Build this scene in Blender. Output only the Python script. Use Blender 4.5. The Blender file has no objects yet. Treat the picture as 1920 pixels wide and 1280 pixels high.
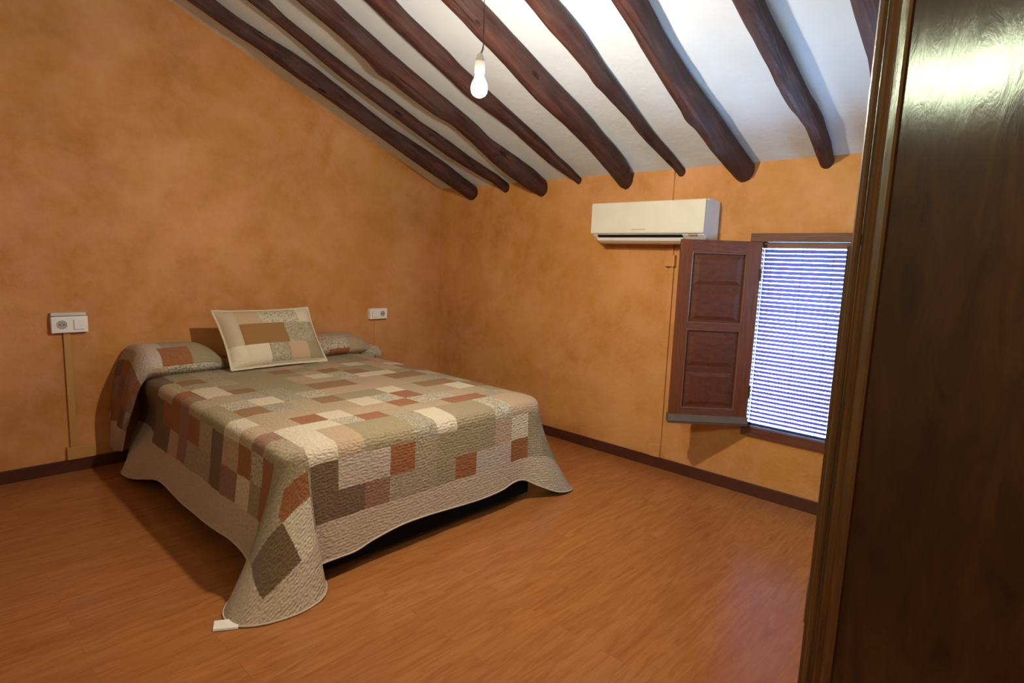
# Attic bedroom: ochre plaster walls, log-beamed sloping ceiling, bed with patchwork quilt.
# World frame: room corner at the origin, bed wall = plane Y=0, window wall = plane X=0, Z up, metres.
import bpy, bmesh, math, random
from mathutils import Vector, Matrix, noise

BULB_L = 1700.0     # bulb surface radiance
BULB_C = (1.0, .87, .71, 1)
BULB_DOWN = .88
WORLD_L = 34.0      # daylight outside
EXPOSURE = 0.07
SLAT_DEG = 51
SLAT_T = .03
random.seed(7)
scene = bpy.context.scene
COL = scene.collection
PI = math.pi

H = 1.9475        # ceiling height at the window wall
S = 0.4058        # ceiling rises S per metre away from it
BED_Z = 0.592     # top of the quilt
BULB = Vector((-1.917, -2.513, 1.967))
RIDGE_X = -3.6
XL, YF = -5.2, -4.85

# ------------------------------------------------------------------ helpers
def link(name, bm, mat, parent=None, smooth=False):
    me = bpy.data.meshes.new(name)
    bm.normal_update()
    bm.to_mesh(me); bm.free()
    o = bpy.data.objects.new(name, me)
    COL.objects.link(o)
    if mat is not None:
        for m in (mat if isinstance(mat, (list, tuple)) else [mat]):
            me.materials.append(m)
    if smooth:
        for p in me.polygons: p.use_smooth = True
    if parent is not None: o.parent = parent
    return o

def place(o, parent):
    """child built in world coordinates under a moved parent"""
    o.parent = parent
    o.matrix_parent_inverse = Matrix.Identity(4)
    loc = parent.location
    o.data.transform(Matrix.Translation(-loc)) if parent.rotation_euler.z == 0 else None
    return o

def empty(name, label, cat, loc=(0, 0, 0), group=None):
    o = bpy.data.objects.new(name, None); COL.objects.link(o)
    o.location = loc; o.empty_display_size = .1
    o['label'] = label; o['category'] = cat
    if group: o['group'] = group
    return o

def tag(o, label, cat, group=None):
    o['label'] = label; o['category'] = cat
    if group: o['group'] = group
    return o

def struct(o, label=None, cat=None):
    o['kind'] = 'structure'
    if label: o['label'] = label
    if cat: o['category'] = cat
    return o

def box(bm, x0, x1, y0, y1, z0, z1, bev=0.0, seg=2, mat=0):
    vs = [bm.verts.new(p) for p in ((x0,y0,z0),(x1,y0,z0),(x1,y1,z0),(x0,y1,z0),(x0,y0,z1),(x1,y0,z1),(x1,y1,z1),(x0,y1,z1))]
    fs = [bm.faces.new([vs[i] for i in q]) for q in ((3,2,1,0),(4,5,6,7),(0,1,5,4),(1,2,6,5),(2,3,7,6),(3,0,4,7))]
    for f in fs: f.material_index = mat
    if bev > 0:
        es = list({e for f in fs for e in f.edges})
        r = bmesh.ops.bevel(bm, geom=es, offset=bev, segments=seg, profile=.6, affect='EDGES')
        for f in r['faces']: f.material_index = mat
    return fs

def prism(bm, pts, axis, a, b, mat=0):
    """extrude a closed 2-D outline pts along axis from a to b"""
    def P(p, t):
        return {0: (t, p[0], p[1]), 1: (p[0], t, p[1]), 2: (p[0], p[1], t)}[axis]
    A = [bm.verts.new(P(p, a)) for p in pts]; B = [bm.verts.new(P(p, b)) for p in pts]
    n = len(pts); fs = [bm.faces.new(A[::-1]), bm.faces.new(B)]
    for i in range(n):
        fs.append(bm.faces.new((A[i], A[(i+1) % n], B[(i+1) % n], B[i])))
    for f in fs: f.material_index = mat
    bmesh.ops.recalc_face_normals(bm, faces=fs)
    return fs

def tube(bm, pts, r, n=10, cap=True):
    pts = [Vector(p) for p in pts]; rings = []
    up = Vector((0, 0, 1))
    rs = r if isinstance(r, (list, tuple)) else [r]*len(pts)
    for i, p in enumerate(pts):
        t = (pts[min(i+1, len(pts)-1)] - pts[max(i-1, 0)]).normalized()
        a = t.cross(up)
        if a.length < 1e-3: a = t.cross(Vector((1, 0, 0)))
        a.normalize(); b = a.cross(t)
        rings.append([bm.verts.new(p + rs[i]*(math.cos(q*2*PI/n)*a + math.sin(q*2*PI/n)*b)) for q in range(n)])
    for i in range(len(rings)-1):
        for q in range(n):
            bm.faces.new((rings[i][q], rings[i][(q+1) % n], rings[i+1][(q+1) % n], rings[i+1][q]))
    if cap:
        bm.faces.new(rings[0][::-1]); bm.faces.new(rings[-1])

def lathe(bm, prof, cx, cy, n=28):
    rings = []
    for r, z in prof:
        rings.append([bm.verts.new((cx + r*math.cos(q*2*PI/n), cy + r*math.sin(q*2*PI/n), z)) for q in range(n)])
    for i in range(len(rings)-1):
        for q in range(n):
            bm.faces.new((rings[i][q], rings[i][(q+1) % n], rings[i+1][(q+1) % n], rings[i+1][q]))
    bm.faces.new(rings[0][::-1]); bm.faces.new(rings[-1])
    bmesh.ops.recalc_face_normals(bm, faces=bm.faces[:])

def lerp(a, b, t): return a + (b-a)*t
def vlerp(a, b, t): return tuple(x + (y-x)*t for x, y in zip(a, b))
def smooth01(t):
    t = max(0., min(1., t)); return t*t*(3-2*t)

def srgb(r, g, b):
    f = lambda c: (c/255/12.92) if c/255 <= .04045 else ((c/255+.055)/1.055)**2.4
    return (f(r), f(g), f(b), 1.)

# ------------------------------------------------------------------ materials
class NT:
    def __init__(self, name):
        self.m = bpy.data.materials.new(name); self.m.use_nodes = True
        self.t = self.m.node_tree; self.t.nodes.clear()
        self.out = self.n('ShaderNodeOutputMaterial')
        self.b = self.n('ShaderNodeBsdfPrincipled')
        self.l(self.b.outputs[0], self.out.inputs[0])
    def n(self, kind, **kw):
        x = self.t.nodes.new(kind)
        for k, v in kw.items(): setattr(x, k, v)
        return x
    def l(self, a, b): self.t.links.new(a, b)
    def set(self, node, **kw):
        for k, v in kw.items():
            s = node.inputs[k.replace('_', ' ')]
            if hasattr(v, 'is_linked') or isinstance(v, bpy.types.NodeSocket): self.l(v, s)
            else: s.default_value = v
        return node
    def coord(self, kind='Object', scale=(1, 1, 1), rot=(0, 0, 0), loc=(0, 0, 0)):
        c = self.n('ShaderNodeTexCoord'); mp = self.n('ShaderNodeMapping')
        self.l(c.outputs[kind], mp.inputs[0])
        mp.inputs['Scale'].default_value = scale; mp.inputs['Rotation'].default_value = rot; mp.inputs['Location'].default_value = loc
        return mp.outputs[0]
    def noise(self, vec, scale, detail=4, rough=.55, dist=0):
        x = self.n('ShaderNodeTexNoise'); self.l(vec, x.inputs['Vector'])
        x.inputs['Scale'].default_value = scale; x.inputs['Detail'].default_value = detail
        x.inputs['Roughness'].default_value = rough; x.inputs['Distortion'].default_value = dist
        return x.outputs['Fac']
    def ramp(self, fac, stops, interp='LINEAR'):
        r = self.n('ShaderNodeValToRGB'); r.color_ramp.interpolation = interp
        e = r.color_ramp.elements
        while len(e) < len(stops): e.new(.5)
        for el, (p, c) in zip(e, stops):
            el.position = p; el.color = c if len(c) == 4 else (*c, 1)
        self.l(fac, r.inputs[0]); return r.outputs[0]
    def mix(self, fac, a, b, mode='MIX'):
        x = self.n('ShaderNodeMix', data_type='RGBA', blend_type=mode)
        for s, v in ((x.inputs[0], fac), (x.inputs[6], a), (x.inputs[7], b)):
            if isinstance(v, bpy.types.NodeSocket): self.l(v, s)
            else: s.default_value = v
        return x.outputs[2]
    def math(self, op, a, b=None, c=None):
        x = self.n('ShaderNodeMath', operation=op)
        for s, v in zip(x.inputs, (a, b, c)):
            if v is None: continue
            if isinstance(v, bpy.types.NodeSocket): self.l(v, s)
            else: s.default_value = v
        return x.outputs[0]
    def bump(self, h, strength=.3, dist=.01, prev=None):
        x = self.n('ShaderNodeBump'); self.l(h, x.inputs['Height'])
        x.inputs['Strength'].default_value = strength; x.inputs['Distance'].default_value = dist
        if prev is not None: self.l(prev, x.inputs['Normal'])
        return x.outputs[0]
    def done(self, color, rough=.6, normal=None, spec=.3, coat=0, coat_rough=.1):
        self.set(self.b, Base_Color=color, Roughness=rough)
        self.b.inputs['Specular IOR Level'].default_value = spec
        self.b.inputs['Coat Weight'].default_value = coat
        self.b.inputs['Coat Roughness'].default_value = coat_rough
        if normal is not None:
            self.l(normal, self.b.inputs['Normal'])
            if coat: self.l(normal, self.b.inputs['Coat Normal'])
        return self.m

def m_wall():
    k = NT('ochre_sponged_plaster'); v = k.coord()
    n1 = k.noise(v, 1.7, 8, .64, .2); n2 = k.noise(v, 6.0, 7, .68, .25); n3 = k.noise(v, 1.1, 3, .5, .2)
    base = k.ramp(n1, [(.34, OCH_D), (.50, OCH_M), (.64, OCH_L)])
    base = k.mix(k.ramp(n2, [(.35, (0, 0, 0)), (.7, (.75, .75, .75))]), base, OCH_P)
    base = k.mix(k.ramp(n3, [(.40, (.0, .0, .0)), (.70, (.45, .45, .45))]), base, OCH_Y)
    b1 = k.noise(v, 11, 8, .68, .5); b2 = k.noise(v, 60, 4, .6)
    sc = k.ramp(k.noise(k.coord('Object', (1, 1, 2.2), (.5, .4, .3)), 26, 3, .55, 1.4), [(.44, (0, 0, 0)), (.50, (1, 1, 1)), (.56, (0, 0, 0))])
    nrm = k.bump(sc, .16, .004, k.bump(b2, .3, .004, k.bump(b1, .5, .016)))
    return k.done(base, .62, nrm, .25)
OCH_D = (.41, .165, .034, 1); OCH_M = (.52, .225, .054, 1); OCH_L = (.65, .325, .115, 1); OCH_P = (.68, .330, .165, 1); OCH_Y = (.52, .245, .038, 1)

def m_plain(name, col, rough=.5, spec=.4, bump=0, bscale=40, coat=0):
    k = NT(name); v = k.coord()
    n = k.noise(v, 9, 3)
    c = k.mix(k.ramp(n, [(.3, (0, 0, 0)), (.7, (1, 1, 1))]), tuple(x*.93 for x in col[:3])+(1,), col)
    nrm = k.bump(k.noise(v, bscale, 4), bump, .004) if bump else None
    return k.done(c, rough, nrm, spec, coat)

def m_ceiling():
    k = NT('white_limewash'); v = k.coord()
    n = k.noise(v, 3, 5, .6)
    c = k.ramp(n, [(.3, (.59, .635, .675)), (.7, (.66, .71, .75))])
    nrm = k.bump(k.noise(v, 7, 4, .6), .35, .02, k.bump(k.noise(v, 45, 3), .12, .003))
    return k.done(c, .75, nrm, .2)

def m_log():
    k = NT('dark_stained_log')
    v = k.coord('Object', (1.2, 14, 14)); w = k.coord('Object')
    g = k.noise(v, 2.2, 7, .65, .5); p = k.noise(w, 5, 5, .6)
    c = k.ramp(g, [(.28, (.015, .005, .005)), (.50, (.056, .014, .009)), (.66, (.12, .035, .018)), (.82, (.17, .07, .04))])
    c = k.mix(k.ramp(p, [(.38, (0, 0, 0)), (.72, (.7, .7, .7))]), c, (.075, .043, .034, 1))
    vo = k.n('ShaderNodeTexVoronoi'); k.l(k.coord('Object', (1.0, 3.2, 3.2)), vo.inputs['Vector']); vo.inputs['Scale'].default_value = 3.1
    knot = k.ramp(vo.outputs['Distance'], [(.0, (1, 1, 1)), (.085, (.9, .9, .9)), (.13, (0, 0, 0))])
    c = k.mix(knot, c, (.012, .006, .005, 1))
    crack = k.ramp(k.noise(k.coord('Object', (.7, 26, 26)), 1.6, 3, .5, .8), [(.30, (0, 0, 0)), (.36, (1, 1, 1))])
    c = k.mix(k.math('MULTIPLY', k.math('SUBTRACT', 1, crack), .75), c, (.015, .006, .005, 1))
    h = k.math('ADD', k.math('MULTIPLY', g, .8), k.math('MULTIPLY', crack, .25))
    h = k.math('SUBTRACT', h, k.math('MULTIPLY', knot, .5))
    nrm = k.bump(h, 1.0, .020, k.bump(p, .6, .03))
    return k.done(c, .55, nrm, .3)

def m_wood(name, dark, mid, light, scale=(1, 1, 1), rough=.4, spec=.4, coat=0, coat_rough=.15, grain=18, bump=.3, blotch=.5):
    """streaky wood; grain runs along the axis with the smallest scale"""
    k = NT(name); v = k.coord('Object', scale)
    g = k.noise(v, grain, 6, .65, .9); b = k.noise(k.coord('Object'), 3.2, 4, .6)
    c = k.ramp(g, [(.28, dark), (.5, mid), (.74, light)])
    c = k.mix(k.ramp(b, [(.35, (0, 0, 0)), (.7, (blotch,)*3)]), c, (*[x*.55 for x in mid[:3]], 1))
    nrm = k.bump(g, bump, .003)
    return k.done(c, rough, nrm, spec, coat, coat_rough)

def m_floor():
    k = NT('laminate_planks'); v = k.coord('Object')
    br = k.n('ShaderNodeTexBrick'); k.l(v, br.inputs['Vector'])
    br.offset = .37; br.offset_frequency = 2; br.squash = 1
    k.set(br, Scale=1.0, Color1=(0, 0, 0, 1), Color2=(1, 1, 1, 1), Mortar=(.5, .5, .5, 1), Mortar_Size=.0009, Mortar_Smooth=.0, Bias=0, Brick_Width=.92, Row_Height=.098)
    rnd = br.outputs['Color']
    off = k.n('ShaderNodeVectorMath', operation='MULTIPLY_ADD')
    k.l(rnd, off.inputs[0]); off.inputs[1].default_value = (3.7, 2.1, 0); k.l(v, off.inputs[2])
    mp = k.n('ShaderNodeMapping'); k.l(off.outputs[0], mp.inputs[0]); mp.inputs['Scale'].default_value = (1.3, 11, 1)
    g = k.noise(mp.outputs[0], 2.6, 8, .68, 1.6)
    mp2 = k.n('ShaderNodeMapping'); k.l(off.outputs[0], mp2.inputs[0]); mp2.inputs['Scale'].default_value = (4, 70, 1)
    g2 = k.noise(mp2.outputs[0], 3, 4, .6, .4)
    c = k.ramp(g, [(.22, (.15, .044, .011)), (.40, (.29, .102, .028)), (.55, (.38, .152, .044)), (.8, (.45, .195, .062))])
    c = k.mix(.35, c, k.ramp(g2, [(.3, (.28, .092, .025)), (.7, (.38, .145, .041))]))
    c = k.mix(k.math('MULTIPLY', k.ramp(rnd, [(0, (0, 0, 0)), (1, (1, 1, 1))]), .30), c, (.27, .085, .023, 1))
    c = k.mix(k.math('MULTIPLY', br.outputs['Fac'], .22), c, (.13, .045, .014, 1))
    nrm = k.bump(g2, .12, .0015)
    r = k.ramp(g2, [(.3, (.20, .20, .20)), (.8, (.27, .27, .27))])
    return k.done(c, r, nrm, .55)

def m_quilt(name='patchwork_cotton', fold=False):
    k = NT(name)
    at = k.n('ShaderNodeAttribute', attribute_name='patch'); pr = k.n('ShaderNodeAttribute', attribute_name='print')
    uv = k.n('ShaderNodeUVMap', uv_map='cloth').outputs[0]
    # printed sprigs on the floral patches
    vo = k.n('ShaderNodeTexVoronoi'); k.l(uv, vo.inputs['Vector']); vo.inputs['Scale'].default_value = 95
    s1 = k.ramp(k.noise(uv, 78, 4, .65, 2.2), [(.50, (0, 0, 0)), (.56, (1, 1, 1))])
    ink = k.math('MULTIPLY', s1, pr.outputs['Fac'])
    c = k.mix(ink, at.outputs['Color'], (.17, .135, .075, 1))
    # woven mottling
    mot = k.noise(uv, 260, 3, .6)
    c = k.mix(k.math('MULTIPLY', k.ramp(mot, [(.35, (0, 0, 0)), (.65, (1, 1, 1))]), .22), c, k.mix(1.0, c, (.62, .58, .52, 1), 'MULTIPLY'))
    # hand quilting: rows of running stitch pull the wadding into small puckers
    wv = k.n('ShaderNodeTexWave', wave_type='BANDS', bands_direction='Y', wave_profile='SIN'); k.l(uv, wv.inputs['Vector'])
    k.set(wv, Scale=22.0, Distortion=3.0, Detail=2.0, Detail_Scale=28.0)
    st = k.n('ShaderNodeMapping'); k.l(uv, st.inputs[0]); st.inputs['Scale'].default_value = (1, 1.45, 1)
    wob = k.n('ShaderNodeTexNoise'); k.l(st.outputs[0], wob.inputs['Vector']); wob.inputs['Scale'].default_value = 40
    dv_ = k.n('ShaderNodeVectorMath', operation='MULTIPLY_ADD'); k.l(wob.outputs['Color'], dv_.inputs[0]); dv_.inputs[1].default_value = (.012, .012, 0); k.l(st.outputs[0], dv_.inputs[2])
    cell = k.n('ShaderNodeTexVoronoi', feature='SMOOTH_F1'); k.l(dv_.outputs[0], cell.inputs['Vector']); cell.inputs['Scale'].default_value = 66; cell.inputs['Smoothness'].default_value = .35
    h = k.math('ADD', k.math('MULTIPLY', wv.outputs['Fac'], .30), k.math('MULTIPLY', k.math('SUBTRACT', 1.0, cell.outputs['Distance']), 1.05))
    h = k.math('ADD', h, k.math('MULTIPLY', k.noise(uv, 190, 2, .5), .25))
    nrm = k.bump(h, .95, .0105)
    k.b.inputs['Sheen Weight'].default_value = .15
    return k.done(c, .9, nrm, .1)

def m_emit(name, col, strength):
    k = NT(name); e = k.n('ShaderNodeEmission'); e.inputs[0].default_value = col; e.inputs[1].default_value = strength
    k.l(e.outputs[0], k.out.inputs[0]); return k.m

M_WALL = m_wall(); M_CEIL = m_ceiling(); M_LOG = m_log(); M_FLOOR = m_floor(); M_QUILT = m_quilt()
M_BASEB = m_wood('mahogany_skirting', (.050, .013, .008), (.085, .024, .012), (.12, .036, .018), (3, 3, 40), .4, .4)
M_SHUT = m_wood('reddish_pine', (.105, .028, .009), (.155, .045, .015), (.195, .062, .022), (22, 22, 1.6), .42, .35, 0, .2, 4, .25, .35)
M_BEAD = m_plain('polished_bead', (.19, .085, .055, 1), .22, .7)
M_SHUTP = m_wood('reddish_pine_panel', (.070, .018, .007), (.110, .031, .012), (.15, .046, .019), (9, 9, 24), .45, .35, 0, .2, 2.2, .25, .35)
M_SHUTH = m_wood('reddish_pine_rail', (.09, .027, .015), (.14, .048, .027), (.19, .07, .042), (6, 1.6, 26), .42, .35, 0, .2, 4, .25, .35)
M_SILL = m_wood('weathered_pine', (.09, .035, .020), (.15, .065, .037), (.22, .11, .07), (20, 1.5, 30), .55, .25, 0, .2, 4, .3, .4)
M_DRIP = m_plain('grey_brown_drip_rail', (.115, .082, .06, 1), .5, .3)
M_WARD = m_wood('varnished_dark_oak', (.045, .018, .006), (.105, .044, .014), (.17, .075, .026), (14, 14, .7), .42, .4, .7, .10, 5, .25, .5)
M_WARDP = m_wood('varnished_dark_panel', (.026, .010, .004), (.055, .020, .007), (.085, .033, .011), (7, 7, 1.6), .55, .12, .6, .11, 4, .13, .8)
M_AC = m_plain('cream_plastic', (.71, .675, .57, 1), .38, .45)
M_ACW = m_plain('white_plastic', (.80, .79, .76, 1), .38, .45)
M_BLACK = m_plain('black_void', (.006, .006, .006, 1), .6, .2)
M_GREY = m_plain('grey_print', (.33, .31, .27, 1), .5, .3)
M_SOCK = m_plain('socket_white', (.86, .85, .80, 1), .35, .45)
M_METAL = m_plain('dark_iron', (.05, .04, .035, 1), .4, .5)
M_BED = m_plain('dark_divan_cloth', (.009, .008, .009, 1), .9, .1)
M_MATT = m_plain('mattress_ticking', (.6, .58, .52, 1), .9, .1)
M_TAG = m_plain('white_label_satin', (.78, .75, .68, 1), .5, .3)
M_BIND = m_plain('beige_binding', (.55, .44, .33, 1), .9, .1)
M_PIPE = m_plain('cream_piping', (.66, .55, .40, 1), .9, .1)
M_CORD = m_plain('brass_flex', (.22, .16, .10, 1), .45, .4)
M_LAMPH = m_plain('white_lampholder', (.74, .68, .62, 1), .4, .4)

def part(name, bm, mat, parent, root=None, smooth=False):
    """a child mesh, built in world coordinates, hung under a thing standing at root.location"""
    root = root or parent
    bmesh.ops.translate(bm, verts=bm.verts[:], vec=-Vector(root.location))
    return link(name, bm, mat, parent, smooth)

def ceil_z(x): return H - S*x if x > RIDGE_X else H - S*RIDGE_X + S*(x - RIDGE_X)

# ------------------------------------------------------------------ the room
bm = bmesh.new(); box(bm, XL-.2, .3, YF-.2, .2, -.12, 0)
struct(link('floor', bm, M_FLOOR))

bm = bmesh.new()                                                     # bed wall, gable shaped
prism(bm, [(.3, -.1), (.3, H-S*.3), (RIDGE_X, ceil_z(RIDGE_X)), (XL-.2, ceil_z(XL-.2)), (XL-.2, -.1)], 1, 0, .2)
struct(link('wall_back', bm, M_WALL))
bm = bmesh.new()
GX0, GX1, GZ0, GZ1 = -.74, -.36, .95, 1.50
prism(bm, [(.3, -.1), (.3, H-S*.3), (GX1, ceil_z(GX1)), (GX1, -.1)], 1, YF-.2, YF)
prism(bm, [(GX1, -.1), (GX1, GZ0), (GX0, GZ0), (GX0, -.1)], 1, YF-.2, YF)
prism(bm, [(GX1, GZ1), (GX1, ceil_z(GX1)), (GX0, ceil_z(GX0)), (GX0, GZ1)], 1, YF-.2, YF)
prism(bm, [(GX0, -.1), (GX0, ceil_z(GX0)), (RIDGE_X, ceil_z(RIDGE_X)), (XL-.2, ceil_z(XL-.2)), (XL-.2, -.1)], 1, YF-.2, YF)
struct(link('wall_front', bm, M_WALL))

WY0, WY1, WZ0, WZ1 = -3.372, -2.862, .364, 1.543                     # window opening
bm = bmesh.new()
box(bm, 0, .07, WY1, 0, -.1, H+.01); box(bm, 0, .07, YF, WY0, -.1, H+.01)
box(bm, 0, .07, WY0, WY1, -.1, WZ0); box(bm, 0, .07, WY0, WY1, WZ1, H+.01)
OY1, OZ0 = WY1+.11, WZ0-.06                                          # the reveal splays outward
box(bm, .07, .26, OY1, 0, -.1, H+.01); box(bm, .07, .26, YF, WY0, -.1, H+.01)
box(bm, .07, .26, WY0, OY1, -.1, OZ0); box(bm, .07, .26, WY0, OY1, WZ1, H+.01)
struct(link('wall_right', bm, M_WALL))

VY0, VY1, VZ0, VZ1 = -3.96, -3.14, 2.26, 2.64                        # high window in the wall behind the camera
bm = bmesh.new(); hz = ceil_z(XL)+.02
box(bm, XL-.22, XL, VY1, 0, -.1, hz); box(bm, XL-.22, XL, YF, VY0, -.1, hz)
box(bm, XL-.22, XL, VY0, VY1, -.1, VZ0); box(bm, XL-.22, XL, VY0, VY1, VZ1, hz)
struct(link('wall_left', bm, M_WALL))

bm = bmesh.new()                                                     # limewashed boards between the logs, a little uneven
xs = [.04 + (RIDGE_X-.04)*i/60 for i in range(61)] + [RIDGE_X + (XL-.05-RIDGE_X)*i/24 for i in range(1, 25)]
ys = [.02 + (YF-.04)*j/90 for j in range(91)]
g = []
for x in xs:
    g.append([bm.verts.new((x, y, ceil_z(x) + (.007*noise.noise(Vector((x*1.3, y*2.1, 3.1))) if x < -.1 and y < -.1 else 0))) for y in ys])
for i in range(len(xs)-1):
    for j in range(len(ys)-1):
        bm.faces.new((g[i][j], g[i+1][j], g[i+1][j+1], g[i][j+1]))
r = bmesh.ops.extrude_face_region(bm, geom=bm.faces[:])
bmesh.ops.translate(bm, verts=[v for v in r['geom'] if isinstance(v, bmesh.types.BMVert)], vec=(0, 0, .12))
bmesh.ops.recalc_face_normals(bm, faces=bm.faces[:])
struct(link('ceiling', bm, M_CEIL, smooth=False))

def skirting(name, x0, x1, y0, y1):
    bm = bmesh.new(); box(bm, x0, x1, y0, y1, 0, .073, .003, 2)
    return struct(link(name, bm, M_BASEB))
skirting('baseboard_back', XL, -.013, -.013, 0)
skirting('baseboard_right', -.013, 0, YF, 0)

# ------------------------------------------------------------------ log beams
BEAMS = {
    1: [(0.069, -0.414, 0.0629), (0.233, -0.417, 0.0658), (0.398, -0.423, 0.0691), (0.563, -0.408, 0.0663), (0.727, -0.389, 0.0619), (0.892, -0.367, 0.0555), (1.057, -0.374, 0.0562), (1.221, -0.385, 0.0576), (1.386, -0.395, 0.0594), (1.551, -0.403, 0.0625), (1.715, -0.393, 0.0595), (1.88, -0.361, 0.0483), (2.045, -0.338, 0.0474), (2.209, -0.344, 0.0488)],
    2: [(0.125, -0.808, 0.037), (0.275, -0.78, 0.0402), (0.424, -0.759, 0.0438), (0.573, -0.75, 0.0485), (0.723, -0.736, 0.0477), (0.872, -0.715, 0.0429), (1.021, -0.714, 0.0425), (1.17, -0.711, 0.0422), (1.32, -0.705, 0.0411), (1.469, -0.699, 0.04), (1.618, -0.699, 0.037), (1.768, -0.706, 0.0333), (1.917, -0.713, 0.0317), (2.066, -0.742, 0.0377)],
    3: [(-0.003, -1.183, 0.0618), (0.144, -1.185, 0.0726), (0.292, -1.166, 0.0724), (0.439, -1.147, 0.066), (0.586, -1.129, 0.0547), (0.733, -1.146, 0.0546), (0.88, -1.153, 0.0533), (1.027, -1.145, 0.0639), (1.174, -1.135, 0.0661), (1.321, -1.129, 0.0666), (1.468, -1.131, 0.0676), (1.615, -1.139, 0.0637), (1.762, -1.147, 0.0608), (1.909, -1.157, 0.0624)],
    4: [(0.035, -1.532, 0.0256), (0.169, -1.536, 0.0351), (0.302, -1.525, 0.0389), (0.436, -1.533, 0.0428), (0.57, -1.533, 0.0435), (0.704, -1.53, 0.042), (0.837, -1.525, 0.0452), (0.971, -1.518, 0.0501), (1.105, -1.509, 0.0536), (1.239, -1.507, 0.0502), (1.372, -1.518, 0.0533), (1.506, -1.518, 0.053), (1.64, -1.518, 0.052), (1.774, -1.532, 0.0526)],
    5: [(-0.017, -1.927, 0.0548), (0.108, -1.96, 0.0624), (0.233, -1.978, 0.0656), (0.358, -1.985, 0.0655), (0.483, -1.985, 0.0634), (0.608, -1.991, 0.0656), (0.733, -1.993, 0.0674), (0.858, -1.986, 0.0695), (0.983, -1.979, 0.0705), (1.108, -1.978, 0.0674), (1.234, -1.98, 0.0666), (1.359, -1.978, 0.0647), (1.484, -1.978, 0.066), (1.609, -1.975, 0.0633)],
    6: [(0.063, -2.332, 0.026), (0.172, -2.329, 0.0295), (0.281, -2.323, 0.0313), (0.39, -2.315, 0.0324), (0.499, -2.316, 0.0341), (0.608, -2.321, 0.0334), (0.717, -2.323, 0.0382), (0.826, -2.326, 0.0434), (0.935, -2.328, 0.0449), (1.044, -2.332, 0.0446), (1.153, -2.339, 0.0477), (1.262, -2.345, 0.0516), (1.37, -2.342, 0.0529), (1.479, -2.336, 0.0493)],
    7: [(-0.069, -2.723, 0.0529), (0.039, -2.735, 0.0633), (0.147, -2.728, 0.0656), (0.256, -2.721, 0.0663), (0.364, -2.718, 0.0656), (0.472, -2.714, 0.0655), (0.58, -2.709, 0.067), (0.688, -2.703, 0.0646), (0.796, -2.698, 0.0614), (0.904, -2.7, 0.0595), (1.012, -2.7, 0.0574), (1.121, -2.703, 0.0568), (1.229, -2.712, 0.0575), (1.337, -2.717, 0.0585)],
    8: [(0.0, -3.167, 0.0339), (0.091, -3.175, 0.0383), (0.182, -3.183, 0.0402), (0.273, -3.186, 0.0409), (0.363, -3.19, 0.0433), (0.454, -3.184, 0.0468), (0.545, -3.171, 0.049), (0.635, -3.167, 0.0508), (0.726, -3.165, 0.0499), (0.817, -3.163, 0.0492), (0.907, -3.16, 0.0498), (0.998, -3.155, 0.0487), (1.089, -3.15, 0.0489), (1.18, -3.149, 0.0493)],
}

SX = 1/math.sqrt(1+S*S)
AX = Vector((-SX, 0, S*SX)); NR = Vector((S*SX, 0, SX))
S_MAX = (-RIDGE_X)/SX - .03
BEAM_LABELS = {
    1: 'dark smooth log beam running close along the bed wall, first from that wall',
    2: 'thin dark log beam, second from the bed wall, tapering to a narrow tip',
    3: 'thick reddish log beam, third from the bed wall, with a small dark knot',
    4: 'slim log beam directly behind the glowing bulb, fourth from the bed wall',
    5: 'thick red-brown log beam crossing behind the lamp flex, ending left of the air conditioner',
    6: 'thin tapering log beam ending above the middle of the air conditioner',
    7: 'thick knotty log beam ending above the right end of the air conditioner',
    8: 'crooked grey-brown knotty log beam ending above the window, beside the wardrobe',
    9: 'log beam mostly hidden behind the wardrobe top at the upper right',
}
BEAMS[9] = [(0, -3.50, .05), (.5, -3.515, .055), (.8, -3.555, .066), (1.1, -3.56, .072), (1.5, -3.55, .07)]
KNOBS = {3: [(1.45, 4.2, .012)], 7: [(.35, 4.6, .016), (.62, 4.3, .014), (.9, 5.1, .012)], 8: [(.15, 4.6, .008), (.45, 4.9, .007), (.75, 4.4, .009)], 5: [(.2, 5.0, .006)], 6: [(.95, 3.6, .008)]}
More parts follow.
